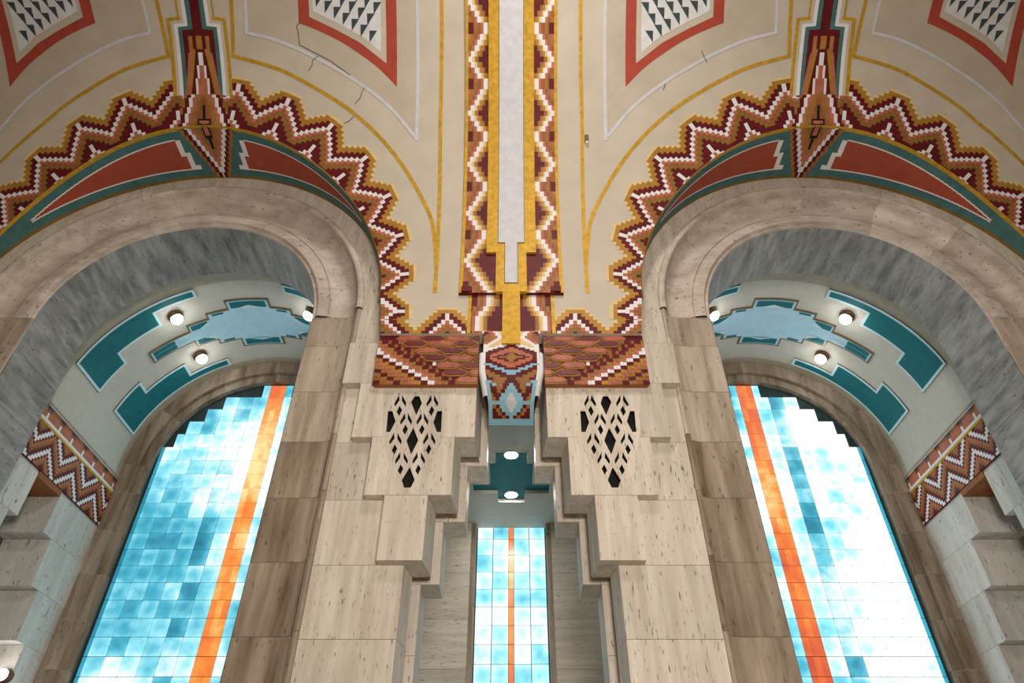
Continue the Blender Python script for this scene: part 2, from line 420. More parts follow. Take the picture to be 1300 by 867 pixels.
# crescent between the vault's cut edge and the wall arch, and the diamond ornament on its crown
def depth_at(t):
    z = ZC + RO * sin(t); s = z2s(z); return vd(s)[0] if s > 0 else D0
def crescent(m):
    b = MB(); n = 120
    def pt(t, d): return (XC + RO * cos(t), d, ZC + RO * sin(t))
    for k in range(n):
        t0, t1 = pi * k / n, pi * (k + 1) / n; tm = (t0 + t1) / 2
        w0, w1 = DW - depth_at(t0), DW - depth_at(t1); wm = (w0 + w1) / 2
        bands = [('olive', .05), ('crescent_teal', .13), ('white', .022), ('crescent_red', None), ('white', .022), ('crescent_teal', .13), ('gold', .05)]
        fix = .416; mid = wm - fix
        ang = abs(degrees(tm) - 90)
        if mid > .0:
            # end towards the diamond steps in like a stair
            f = []
            x = 0
            for c, ww in bands:
                ww = mid if ww is None else ww
                f.append((c, x / wm, (x + ww) / wm)); x += ww
        else:
            sc = wm / (.36); f = [('olive', 0, .14), ('crescent_teal', .14, .86), ('gold', .86, 1)]
        for c, a, e in f:
            if c in ('crescent_red', 'white') and ang < 14:
                sub = 9
                for q in range(sub):
                    a0, a1 = a + (e - a) * q / sub, a + (e - a) * (q + 1) / sub
                    lim = 5.2 + (a0 + a1) / 2 * 6.0
                    cc = 'crescent_teal' if ang < lim else ('white' if ang < lim + 1.6 else c)
                    b.face([pt(t0, DW - w0 * a0), pt(t1, DW - w1 * a0), pt(t1, DW - w1 * a1), pt(t0, DW - w0 * a1)], cc)
            else:
                b.face([pt(t0, DW - w0 * a), pt(t1, DW - w1 * a), pt(t1, DW - w1 * e), pt(t0, DW - w0 * e)], c)
    # gold bead along the cut edge
    rows = []
    for k in range(n + 1):
        t = pi * k / n; d = depth_at(t)
        rows.append([(XC + (RO + r) * cos(t), d - q, ZC + (RO + r) * sin(t)) for r, q in ((-.012, .01), (-.012, -.03), (-.0, -.03))])
    b.grid(rows, 'gold')
    return b
SA = sedge(0)
def apex_pt(u, mm, off):
    if mm >= 0: return V(XC + u - .174 * max(0, min(1.3, mm / 1.88)), sedge(u) + mm, off)
    t = math.acos(max(-1, min(1, u / RO))); d = depth_at(t) - mm * 1.0
    return (XC + (RO - off) * cos(t), min(d, DW - .004), ZC + (RO - off) * sin(t))
def diamond(m):
    b = MB(); h = .05
    def wid(mm):                                  # half width of the white outline
        if mm < 0: return max(0, .31 * (1 + mm / .90))
        if mm < .5: return .31 - mm * .26
        if mm < .73: return .10
        if mm < .93: return .06
        if mm < 1.13: return .02
        return -1
    k0, k1 = -19, 78
    for k in range(k0, k1):
        mm = (k + .5) * h; wq = wid(mm)
        wq = round(wq / .035) * .035 if wq > 0 else 0
        runs = []
        if mm < 0:
            runs = [(wq - .14, None)]
            x = 0
            lay = [('dark_red', wq + .07), ('white', wq + .01), ('salmon', wq - .045), ('ochre', wq - .105), ('brown', wq - .18)]
            out = [('ochre', wq + .12)] + lay
        elif mm < .5:
            out = [('dark_red', wq + .08), ('white', wq + .015), ('salmon', wq - .04), ('ochre', wq - .095), ('brown', wq - .17)]
            if mm > .22: out = [('dark_red', min(.30, .16 + mm * .3)), ('ochre', wq + .12), ('dark_red', wq + .055)] + out
        elif mm < 1.5:
            out = [('teal', .30), ('dark_red', .24), ('salmon', .27 - (mm - .5) * .14 if mm < 1.15 else .16), ('gold_paint', .22 - (mm - .5) * .13 if mm < 1.2 else .12)]
            if mm < 1.2: out += [('dark_red', .05 + max(0, .13 - (mm - .5) * .16)), ('white', wq)]
            if mm < .93: out += [('salmon', wq - .035)]
            if mm > 1.2: out = [('teal', .30), ('dark_red', .24), ('salmon', .16), ('gold_paint', .13 if mm > 1.25 else .15), ('dark_red', .10), ('gold_paint', .045)]
            if mm > 1.42: out = [('teal', .30), ('dark_red', .24)]
            out = [('gold', .455), ('cream', .40), ('white', .355)] + out
        else:
            out = [('gold', .285), ('cream', .255), ('white', .20), ('teal', .145), ('dark_red', .075)]
            if 1.66 < mm < 1.70: out[0:2] = [('gold', .455), ('cream', .24)]
            if mm < 1.66: out[0:2] = [('gold', .455), ('cream', .40)]
            if mm < 1.62: out[2:3] = [('white', .355)]
            if mm < 1.55: out[3:4] = [('teal', .30)]
        # concentric layers -> disjoint runs
        ws = [(c, max(0, x)) for c, x in out]
        for q, (c, x) in enumerate(ws):
            inn = max([y for _, y in ws[q + 1:]] or [0])
            if x <= inn + 1e-4: continue
            c = {'teal': 'crescent_teal'}.get(c, c)
            if mm < .5 and abs(mm) < .32 and q == len(ws) - 1 and x > .04:
                pass
            for sg in (1, -1):
                b.face([apex_pt(sg * inn, k * h, .008), apex_pt(sg * x, k * h, .008), apex_pt(sg * x, (k + 1) * h, .008), apex_pt(sg * inn, (k + 1) * h, .008)], c)
    # cross in the heart of the diamond
    for (u0, u1, a, e, c) in ((-.10, .10, -.02, .10, 'black'), (-.06, .06, -.22, .10, 'black'), (-.02, .02, -.42, .32, 'black'), (-.075, .075, .02, .07, 'salmon'), (-.035, .035, -.17, .02, 'salmon')):
        n = 6
        for i in range(n):
            q0, q1 = a + (e - a) * i / n, a + (e - a) * (i + 1) / n
            off = .012 if c == 'black' else .015
            b.face([apex_pt(u0, q0, off), apex_pt(u1, q0, off), apex_pt(u1, q1, off), apex_pt(u0, q1, off)], c)
    return b
for m in (1, -1):
    crescent(m).build('crescent_panel', ceil, m)
    diamond(m).build('diamond_ornament', ceil, m)

# ------------------------------------------------------------------ central rib of the vault
RIB_CTRL = [(7.28, -.40), (6.85, -.625), (6.42, -.40), (6.0, -.625)] 
def rib_ctrl():
    pts = []
    k = 0; s = 1.018 + .855 * 7
    while s > 1.0:
        pts.append((s, -.395)); pts.append((s - .4275, -.635)); s -= .855
    pts[-1] = (.56, -.635)
    pts += [(-.12, -.285), (-.58, -.475), (-.80, -.30)]
    return pts
RC = rib_ctrl()
def white_x(s):
    for (a, x), (c, y) in zip(RC, RC[1:]):
        if s >= c: return x + (y - x) * (a - s) / (a - c)
    return RC[-1][1]
def rib_side(m):
    b = MB(); h = .04275; cw = .0195; s = SB; 
    n = int((6.9 - SB) / h)
    for k in range(n):
        s0 = SB + k * h; s1 = s0 + h; sm = (s0 + s1) / 2
        if sm > -.03: xo = -.655
        else: xo = -.525
        xi = -.345 if sm > .68 else (-.21 if sm > -.05 else -.115)
        wx = -.635 + round((white_x((math.floor(sm / .0855) + .5) * .0855) + .635) / .047) * .047
        nc = int(round((xi - xo) / cw)); runs = []
        for i in range(nc):
            x = xo + (i + .5) * cw; rel = x - wx
            if -.025 <= rel < .035: c = 'white'
            elif rel >= .035:
                c = 'pale' if rel < .07 else ('gold_paint' if rel < .105 else ('ochre' if rel < .145 else 'dark_red'))
            else:
                r = -rel
                c = 'salmon' if r < .062 else ('brown' if r < .17 else 'salmon')
                if r >= .11 and r < .16: c = 'ochre'
                if x < xo + .075 and wx > -.44 and r > .15: c = 'dark_red'
            if runs and runs[-1][0] == c: runs[-1][2] = x + cw / 2
            else: runs.append([c, x - cw / 2, x + cw / 2])
        runs[-1][2] = xi
        off = .045 if sm > -.05 else .006
        for c, x0, x1 in runs:
            b.face([V(x0, s0, off), V(x1, s0, off), V(x1, s1, off), V(x0, s1, off)], c)
        e = .045
        b.face([V(xo - e, s0, off), V(xo, s0, off), V(xo, s1, off), V(xo - e, s1, off)], 'gold')
        b.face([V(xo - e, s0, 0), V(xo - e, s0, off), V(xo - e, s1, off), V(xo - e, s1, 0)], 'gold')
    # squared end of the raised band
    b.box(-.665, -.525, D0 - .075, D0, ZS - .03, ZS + .06, 'dark_red')
    b.face([V(-.70, -.05, 0), V(-.2, -.05, 0), V(-.2, -.05, .045), V(-.70, -.05, .045)], 'dark_red')
    return b
rib = empty('vault_rib', 'gold and silver rib with stepped zigzag bands running up the vault', 'vault rib', 'structure')
for m in (1, -1): rib_side(m).build('zigzag_band', rib, m)
def slab(b, x0, x1, s0, s1, o0, o1, mat, side=None):
    n = max(1, int((s1 - s0) / .12)); S = [s0 + (s1 - s0) * k / n for k in range(n + 1)]
    b.grid([[V(x0, s, o0), V(x0, s, o1), V(x1, s, o1), V(x1, s, o0)] for s in S], lambda i, j: mat if j == 1 else (side or mat))
    for s in (s0, s1): b.face([V(x0, s, o0), V(x1, s, o0), V(x1, s, o1), V(x0, s, o1)], side or mat)
b = MB(); slab(b, -.345, .345, .68, 6.9, .03, .085, 'gold'); slab(b, -.21, .21, -.05, .68, .03, .085, 'gold'); slab(b, -.115, .115, -.95, -.05, .0, .085, 'gold')
g = b.build('gold_band', rib, 1)
b = MB()
slab(b, -.182, .182, .85, 6.9, .08, .093, 'silver'); slab(b, -.085, .085, .105, .85, .08, .093, 'silver')
b.build('silver_strip', g, 1)
b = MB()
for x in (-.187, .182): slab(b, x, x + .006, .85, 6.9, .08, .094, 'crack')
for x in (-.092, .085): slab(b, x, x + .007, .1, .85, .08, .094, 'crack')
for x0, x1, s in ((-.187, -.085, .845), (.085, .187, .845), (-.09, .09, .1)): slab(b, x0, x1, s, s + .008, .08, .094, 'crack')
b.build('outline', g, 1)

# ------------------------------------------------------------------ centre pier of travertine with its stepped niche
pier = empty('wall_center', 'pale travertine pier with a stepped corbelled niche between the two arches', 'wall', 'structure')
COURSE = [FLOOR, -.89, -.165, .56, 1.285, 2.01, 2.735, 3.46, 4.19, 4.96, 5.70, ZC]
STEP = {8: (-.42, -1.83), 7: (-.65, -1.59), 6: (-.90, -1.365)}    # course index: niche edge, outer edge of the raised slab
G = .004
for m in (1, -1):
    for i in range(len(COURSE) - 1):
        z0, z1 = COURSE[i] + G, COURSE[i + 1]
        xr = STEP[i][0] if i in STEP else (-.42 if i > 8 else -1.10)
        boxobj('travertine_block', pier, m, (-2.085, xr - .0, DW, 7.15, z0, z1), 'trav')
        if i in STEP:
            xl = STEP[i][1]
            # raised slab with splayed inner edge
            if i not in (8, 7): 
                boxobj('raised_slab', pier, m, (xl, xr, DW - .12, DW, z0, z1), 'trav')
        elif i > 8:
            boxobj('raised_slab', pier, m, (-2.06, xr, DW - .12, DW, z0, 5.6), 'trav') if i == 9 else None
        # splayed cheek of the front layer
        ch = MB(); ch.prism([(xr, DW - .12 if (i in STEP or i == 9) else DW), (xr + .05, 7.15), (xr, 7.15)], lambda p, z: (p[0], p[1], z), z0, z1, 'trav'); ch.build('niche_cheek', pier, m)
        # recessed joint, then the rear layer that reaches further into the niche
        boxobj('niche_cheek', pier, m, (-1.6, xr + .02, 7.15, 7.36, z0 + .045, z1 + .045), 'trav_brown')  # browner stone here paints in the shade of the groove
        boxobj('niche_jamb', pier, m, (-1.6, xr + .12, 7.36, 7.80, z0, z1), 'trav')
boxobj('niche_lintel', pier, 1, (-.5, .5, 7.0, 7.8, 5.05, 6.3), 'plaster_tan')
boxobj('niche_lintel', pier, 1, (-2.0, 2.0, 7.2, 8.0, 5.3, 6.3), 'plaster_tan')

# raised slab of the two courses that carry the pierced grille: a plate with a hole
import bmesh
def holed(name, parent, m, outline, holes, y0, y1, mat):
    bm = bmesh.new(); edges = []
    for loop in [outline] + holes:
        vs = [bm.verts.new((m * x, y0, z + CAMZ)) for x, z in loop]
        edges += [bm.edges.new((vs[k], vs[(k + 1) % len(vs)])) for k in range(len(vs))]
    bmesh.ops.triangle_fill(bm, use_beauty=True, use_dissolve=False, edges=edges)
    faces = list(bm.faces)
    r = bmesh.ops.extrude_face_region(bm, geom=faces)
    for v in r['geom']:
        if isinstance(v, bmesh.types.BMVert): v.co.y = y1
    bmesh.ops.recalc_face_normals(bm, faces=bm.faces)
    me = bpy.data.meshes.new(name); bm.to_mesh(me); bm.free(); me.materials.append(MAT[mat])
    o = bpy.data.objects.new(name, me); COL.objects.link(o); o.parent = parent
    return o
GD = DW - .12
def gp(px, py):                                   # a point measured on the slab face
    v = (433.5 - py) / 867; a = radians(40); d1 = cos(a) - v * sin(a); d2 = sin(a) + v * cos(a)
    return ((px - 649) / 867 * GD / d1, GD * d2 / d1)
def gz(p): return gp(460 + p[0] / 4.335, 470 + p[1] / 4.335)
TRAP = [gz(p) for p in ((112, 118), (466, 118), (456, 350), (322, 680), (180, 680), (108, 350))]
HOLES = [[(268, 172), (288, 141), (312, 141), (326, 180), (296, 243)],
         [(131, 336), (141, 224), (164, 224), (181, 280), (152, 336)], [(391, 285), (412, 224), (438, 224), (432, 336), (410, 336)],
         [(243, 385), (280, 316), (306, 385), (268, 460)], [(217, 603), (260, 533), (286, 603), (265, 643), (230, 643)]]
def dia(x, y, w=14, h=26): return [(x - w, y + 4), (x + 1, y - h), (x + w, y - 4), (x - 1, y + h)]
def lq(x, y): return [(x - 14, y + 12), (x + 10, y - 32), (x + 13, y - 4), (x - 10, y + 28)]
def rq(x, y): return [(x - 10, y - 32), (x + 11, y + 10), (x + 7, y + 28), (x - 11, y - 2)]
HOLES += [lq(190, 168), rq(229, 168), dia(203, 222), lq(367, 168), rq(405, 168), dia(380, 222),
          lq(222, 268), rq(261, 268), dia(235, 325), lq(312, 268), rq(350, 268), dia(327, 325),
          lq(162, 377), rq(204, 377), dia(176, 434), lq(348, 377), rq(390, 377), dia(364, 434),
          lq(194, 484), rq(238, 484), dia(209, 545), lq(290, 484), rq(333, 484), dia(306, 545)]
def grow(P, f):
    cx = sum(p[0] for p in P) / len(P); cy = sum(p[1] for p in P) / len(P)
    return [(cx + (x - cx) * f, cy + (y - cy) * f) for x, y in P]
HOLES = [grow(h, 1.04) if k < 5 else grow(h, 1.12) for k, h in enumerate(HOLES)]
for m in (1, -1):
    z0, z1, z2 = COURSE[7] + G, COURSE[8], COURSE[9]
    xr1, xl1 = STEP[8]; xr2, xl2 = STEP[7]
    tb = TRAP
    # slab outline split at the joint between the two courses
    def cut(a, c, z):
        f = (z - a[1]) / (c[1] - a[1]); return (a[0] + (c[0] - a[0]) * f, z)
    L = cut(tb[5], tb[4], z1); Rr = cut(tb[2], tb[3], z1)
    Lg, Rg = cut(tb[5], tb[4], z1 + G), cut(tb[2], tb[3], z1 + G)
    for name, poly in (('raised_slab', [(xl1, z1 + G), (xl1, z2), (tb[0][0], z2), tb[0], tb[5], Lg]),
                       ('raised_slab', [tb[0], (tb[0][0], z2), (tb[1][0], z2), tb[1]]),
                       ('raised_slab', [Rg, tb[2], tb[1], (tb[1][0], z2), (xr1, z2), (xr1, z1 + G)]),
                       ('raised_slab', [(xl2, z0), (xl2, z1), L, tb[4], (tb[4][0], z0)]),
                       ('raised_slab', [(tb[3][0], z0), tb[3], Rr, (xr2, z1), (xr2, z0)]),
                       ('raised_slab', [(tb[4][0], z0), tb[4], tb[3], (tb[3][0], z0)])):
        q = MB(); q.prism(poly, lambda p, d: (p[0], d, p[1]), GD, DW, 'trav'); q.build(name, pier, m)
    side = 'left' if m == 1 else 'right'
    gr = empty('vent_grille', 'pierced stone vent grille of dark diamonds on the pier, %s of the niche' % side, 'grille', None, 'pierced stone grilles')
    holed('pierced_plate', gr, m, tb, [[gz(p) for p in h] for h in HOLES], GD + .006, GD + .022, 'trav')
    q = MB(); q.prism(tb, lambda p, d: (p[0], d, p[1]), DW - .012, DW - .002, 'black'); q.build('shade_backing', gr, m)  # black sheet stands in for the deep shade behind the holes

# ------------------------------------------------------------------ arch mouldings
BAND = [(RO + .05, 7.2), (RO + .05, DW), (2.66, DW)]
INNER = [(2.66, DW), (2.655, DW - .03), (2.635, DW - .05), (2.60, DW - .055), (2.57, DW - .04), (2.555, DW - .005), (2.55, DW + .05), (2.53, 6.95), (2.46, 7.02), (2.38, 7.04), (2.28, 7.025), (2.20, 6.985), (2.16, 6.965),
         (2.155, 6.985), (2.145, 6.985), (2.14, 6.96), (2.02, 6.94), (1.99, 6.945), (1.975, 6.97), (1.965, 7.0), (1.945, 7.0), (1.93, 6.985), (1.915, 7.02)]
INNERJ = [(2.64, DW), (2.635, DW - .02), (2.605, DW - .028), (2.575, DW - .01), (2.565, DW + .03), (2.54, 6.94), (2.44, 6.98), (2.3, 6.985), (1.97, 6.985), (1.93, 6.99), (1.915, 7.01)]
SOFF = [(1.915, 7.02), (1.915, 7.5), (1.915, 8.0), (2.1, 8.0), (2.55, 8.0)]
def sweep_arc(prof, t0, t1, mat, n):
    b = MB(); rows = []
    for k in range(n + 1):
        t = t0 + (t1 - t0) * k / n; rows.append([(XC + r * cos(t), d, ZC + r * sin(t)) for r, d in prof])
    b.grid(rows, mat); return b
def sweep_jamb(prof, sg, z0, z1, mat):
    b = MB(); b.grid([[(XC + sg * r, d, z) for r, d in prof] for z in (z0, z1)], mat); return b
for m, nm in ((1, 'trim_1'), (-1, 'trim_2')):
    side = 'left' if m == 1 else 'right'
    tr = empty(nm, 'travertine arch moulding with rounded bead around the %s bay opening' % side, 'arch', 'structure')
    cuts = [0, 15, 38, 64, 90, 116, 142, 165, 180]
    for a, c in zip(cuts, cuts[1:]):
        e = .0006
        sweep_arc(BAND, radians(a) + e, radians(c) - e, 'trav', 10).build('arch_stone', tr, m, 30)
        sweep_arc(INNER, radians(a) + e, radians(c) - e, 'trav_arch', 12).build('arch_stone', tr, m, 40)
        sweep_arc(SOFF, radians(a) + e, radians(c) - e, 'trav_soffit_shade', 10).build('soffit_stone', tr, m, 30)
    jz = [FLOOR, -.86, -.13, .60, 1.34, 2.08, 2.83, 3.57, 4.30, 5.03, 5.78, ZC]
    for z0, z1 in zip(jz, jz[1:]):
        for sg in (1, -1):
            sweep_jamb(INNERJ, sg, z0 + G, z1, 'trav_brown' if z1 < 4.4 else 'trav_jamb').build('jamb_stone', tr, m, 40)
            sweep_jamb(SOFF, sg, z0 + G, z1, 'trav_soffit_shade').build('jamb_stone', tr, m, 30)
    # piers beyond, mostly out of view
    b = MB(); b.box(XC - 5.0, XC - 2.60, DW, 7.9, FLOOR, 5.6, 'trav'); b.build('pier_stone', tr, m)

# ------------------------------------------------------------------ bays behind the arches
def bay_pt(phi, d, off=0.0, m=1):                 # phi from the outer springing
    a = radians(phi); r = RB - off
    return (XB - r * cos(a), d, ZB + r * sin(a))
def bay_patch(b, poly_cells, off, mat, edge=None, depth=0.0):
    """cells: list of (phi0, phi1, d0, d1)"""
    for p0, p1, d0, d1 in poly_cells:
        n = max(1, int(abs(p1 - p0) / 3)); P = [p0 + (p1 - p0) * k / n for k in range(n + 1)]
        b.grid([[bay_pt(p, d0, off), bay_pt(p, d1, off)] for p in P], mat)
        if depth:
            for d in (d0, d1): b.grid([[bay_pt(p, d, off), bay_pt(p, d, off - depth)] for p in P], edge or mat)
            for p in (p0, p1): b.grid([[bay_pt(p, d, off), bay_pt(p, d, off - depth)] for d in (d0, d1)], edge or mat)
YM = 9.83
def bay_ceiling(m):
    side = 'left' if m == 1 else 'right'
    b = MB(); P = [-8 + 196 * k / 64 for k in range(65)]
    b.grid([[bay_pt(p, d) for d in (8.0, 8.72, 9.1, 9.6, 10.1, 10.6, 10.94, DB)] for p in P], lambda i, j: 'plaster_tan' if j in (0,) else ('plaster_tan' if j == 6 else 'plaster_pale'))
    c = tag(b.build('ceiling', None, m, 40), 'pale plaster barrel vault with teal stepped panels over the %s bay' % side, 'ceiling', 'structure')
    def stair(sgn, flip):
        def D(x): return YM + sgn * x
        def F(p): return 172 - p if flip else p
        steps = [(12.2, 29, .28, 1.09), (29, 49.2, .56, 1.09), (49.2, 67, .88, 1.09)]
        fr = MB(); bp = .028
        q = [(F(a), F(e), D(i), D(o)) for a, e, i, o in steps]
        bay_patch(fr, q, .022, 'border_blue', 'bronze', .022)  # brown edge colour paints in the thin shadow around each panel
        o = fr.build('stepped_panel', c, m)
        t = MB(); w = .045; aw = 1.1
        q = [(F(12.2 + aw), F(29 - aw), D(.28 + w), D(1.09 - w)), (F(29 - aw), F(49.2 - aw), D(.56 + w), D(1.09 - w)), (F(49.2 - aw), F(67 - aw), D(.88 + w), D(1.09 - w))]
        bay_patch(t, q, .026, 'bay_teal'); t.build('teal_field', o, m)
    for sgn in (-1, 1):
        for flip in (0, 1): stair(sgn, flip)
    # long stepped recess along the crown, with teal tabs
    b = MB(); A0 = 86
    def S(p): return [p, 2 * A0 - p]
    cells = [(39, 58, -.11, .11), (58, 67.5, -.27, .27), (67.5, 77, -.40, .40), (77, 95, -.62, .62)]
    rim = MB(); blue = MB(); teal = MB(); wh = MB()
    allc = []
    for p0, p1, a, e in cells:
        allc.append((p0, p1, a, e))
        if p0 < 77: allc.append((2 * A0 - p1, 2 * A0 - p0, a, e))
    bay_patch(rim, [(p0 - .8, p1 + .8, YM + a - .035, YM + e + .035) for p0, p1, a, e in allc], .018, 'bronze', 'bronze', .018)
    bay_patch(blue, [(p0, p1, YM + a, YM + e) for p0, p1, a, e in allc], .024, 'bay_blue')
    for sg in (-1, 1):
        def Y(x): return YM + sg * x
        for f in (0, 1):
            def F(p): return 2 * A0 - p if f else p
            bay_patch(teal, [(F(39.8), F(50), Y(.005), Y(.10)), (F(58.6), F(66), Y(.13), Y(.26)), (F(69), F(74), Y(.34), Y(.39))], .028, 'bay_teal')
            b2 = [(F(49), Y(.10)), (F(56), Y(.10)), (F(56), Y(.02))]
            wh.face([bay_pt(p, d, .031) for p, d in b2], 'border_blue')
            wh.face([bay_pt(p, d, .031) for p, d in [(F(62), Y(.13)), (F(66.5), Y(.13)), (F(66.5), Y(.24))]], 'border_blue')
        bay_patch(teal, [(78, 94, Y(.44), Y(.60))], .028, 'bay_teal')
        wh.face([bay_pt(p, d, .031) for p, d in [(80, Y(.43)), (92, Y(.43)), (86, Y(.50))]], 'border_blue')
    rr = rim.build('crown_panel', c, m); blue.build('blue_field', rr, m); teal.build('teal_tab', rr, m); wh.build('white_point', rr, m)
    # springing joint ribs
    return c
def lamp(name, label, group, base, normal, m, r=.105):
    """round fitting: bronze rim, drum and a glowing glass bowl"""
    from mathutils import Vector, Matrix
    root = empty(name, label, 'light', None, group)
    q = Vector(normal).to_track_quat('Z', 'Y').to_matrix()
    def ring(rad, h, n=20): return [tuple(Vector(base) + q @ Vector((rad * cos(2 * pi * k / n), rad * sin(2 * pi * k / n), h))) for k in range(n + 1)]
    b = MB(); b.grid([ring(r * 1.25, -.01), ring(r * 1.25, .03), ring(r * 1.02, .05), ring(r * 1.0, .10), ring(r * .94, .10)], 'bronze'); b.build('rim', root, m, 40)
    b = MB(); b.grid([ring(r * .97, .09), ring(r * .93, .13), ring(r * .75, .165), ring(r * .4, .185), ring(.001, .19)], 'lamp_glass'); b.build('glass_bowl', root, m, 60)
    return root
LB = {'left': ('nearer', 'farther'), 'right': ('nearer', 'farther')}
for m in (1, -1):
    side = 'left' if m == 1 else 'right'
    bay_ceiling(m)
    for phi, d, txt in ((55.5, 9.2, 'nearer the hall'), (56.5, 10.38, 'nearer the window'), (117, 9.28, 'half hidden by the pier')):
        a = radians(phi); p = bay_pt(phi, d)
        lamp('ceiling_light', 'round glowing ceiling light in the %s bay vault, %s' % (side, txt), 'bay ceiling lights', p, (cos(a), 0, -sin(a)), m)

# outer side wall of each bay: opening with stepped corbels and a tile frieze above
XS = XB - RB
for m, nm in ((1, 'wall_left'), (-1, 'wall_right')):
    side = 'left' if m == 1 else 'right'
    wl = empty(nm, 'travertine side wall of the %s bay with stepped corbels below a tile frieze' % side, 'wall', 'structure')
    near = [(5.12, 9.19), (4.42, 8.98), (3.70, 8.78), (2.98, 8.58), (FLOOR, 8.4)]
    far = [(5.12, 9.86), (4.47, 10.12), (3.75, 10.33), (3.03, 10.54), (2.31, 10.75), (FLOOR, 10.9)]
    for (z1, d), (z0, _) in zip(near, near[1:]):
        boxobj('corbel_stone', wl, m, (XS - .75, XS, 8.0, d, z0 + G, z1), 'trav_window_lit')
    for (z1, d), (z0, _) in zip(far, far[1:]):
        boxobj('corbel_stone', wl, m, (XS - .75, XS, d, DB, z0 + G, z1), 'trav_window_lit')
    boxobj('lintel', wl, m, (XS - .75, XS - .02, 8.0, DB, 5.12 + G, 6.5), 'trav_window_lit')
    boxobj('corbel_cap', wl, m, (XS - .60, XS + .012, 9.20, 9.85, 5.06, 5.15), 'brown')
    # frieze: small glazed tiles in a stepped zigzag below a row of cups
    fz = MB(); y0, y1, z0, z1 = 8.02, DB - .02, 5.16, 6.06; nw, nh = 66, 20
    cw, ch = (y1 - y0) / nw, (z1 - z0) / nh
    for j in range(nh):
        for i in range(nw):
            if j >= 13:
                k = i % 8; h = j - 13
                if h == 0: c = 'pale'
                elif h == 1: c = 'white' 
                elif k in (0,) and h < 4: c = 'white'
                elif h < 5: c = 'salmon' if not (h == 4 and k in (0, 1, 7)) else 'brown'
                else:
                    t = min(k, 8 - k)
                    c = ('dark_red' if (i // 8) % 2 else 'indigo') if t < (h - 3) else ('brown' if t == (h - 3) else 'salmon')
                    if h == 5 and t > 2: c = 'brown'
            else:
                k = i % 16; t = min(k, 16 - k); v = (j - t) % 8
                c = ('dark_red', 'dark_red', 'brown', 'ochre', 'salmon', 'dark_red', 'white', 'white')[v]
            fz.face([(XS + .02, y0 + i * cw, z0 + j * ch), (XS + .02, y0 + (i + 1) * cw, z0 + j * ch), (XS + .02, y0 + (i + 1) * cw, z0 + (j + 1) * ch), (XS + .02, y0 + i * cw, z0 + (j + 1) * ch)], c)
    fz.box(XS - .02, XS + .018, y0, y1, z0 - .0, z1, 'dark_red'); fz.box(XS - .02, XS + .03, y0, y1, z1, z1 + .03, 'plaster_tan')
    fz.box(XS - .02, XS + .028, y0, y1, z0 + 13 * ch, z0 + 13.8 * ch, 'gold')
    fz.build('tile_frieze', wl, m)
    # inner side wall towards the centre niche
    boxobj('aisle_wall', wl, m, (XB + RB, XB + RB + .3, 8.0, DB, 5.15, 6.6), 'trav_window_lit')

# ------------------------------------------------------------------ back wall, windows
bw = empty('wall_back', 'travertine window wall with brown stone arches around the tall glass', 'wall', 'structure')
for m in (1, -1):
    ring = [(2.9, DB), (2.13, DB), (2.13, DB + .09), (1.97, DB + .09), (1.97, DG + .05)]
    cuts = [0, 30, 60, 90, 120, 150, 180]
    for a, c in zip(cuts, cuts[1:]):
        b = MB(); n = 10
        b.grid([[(XB + r * cos(t), d, ZB + r * sin(t)) for r, d in ring] for t in [radians(a) + .0006 + (radians(c - a) - .0012) * k / n for k in range(n + 1)]], 'trav_brown')
        b.build('arch_stone', bw, m, 30)
    zz = [FLOOR + .74 * k for k in range(11)] + [ZB]
    for z0, z1 in zip(zz, zz[1:]):
        for sg in (1, -1):
            b = MB(); b.grid([[(XB + sg * r, d, z) for r, d in ring] for z in (z0 + G, z1)], 'trav_brown'); b.build('jamb_stone', bw, m, 30)
    for k in range(10):
        z0, z1 = FLOOR + .74 * k, FLOOR + .74 * (k + 1)
        q = MB(); q.prism([(-1.9, DB), (-.69, DB), (-.60, DG + .02), (-.60, DG + .1), (-1.9, DG + .1)], lambda p, z: (p[0], p[1], z), z0 + G, z1, 'trav_horizontal'); q.build('wall_stone', bw, m)
        boxobj('wall_stone', bw, m, (-2.05, -1.9 - G, DB, DG, z0 + G, z1), 'trav_horizontal')
        boxobj('wall_stone', bw, m, (XS - 2.3, XS - .3, DB, DG, z0 + G, z1), 'trav_horizontal')
    boxobj('window_jamb', bw, m, (-.70, -.60, DB + .02, DG - .01, FLOOR, ZN + .2), 'trav_brown')

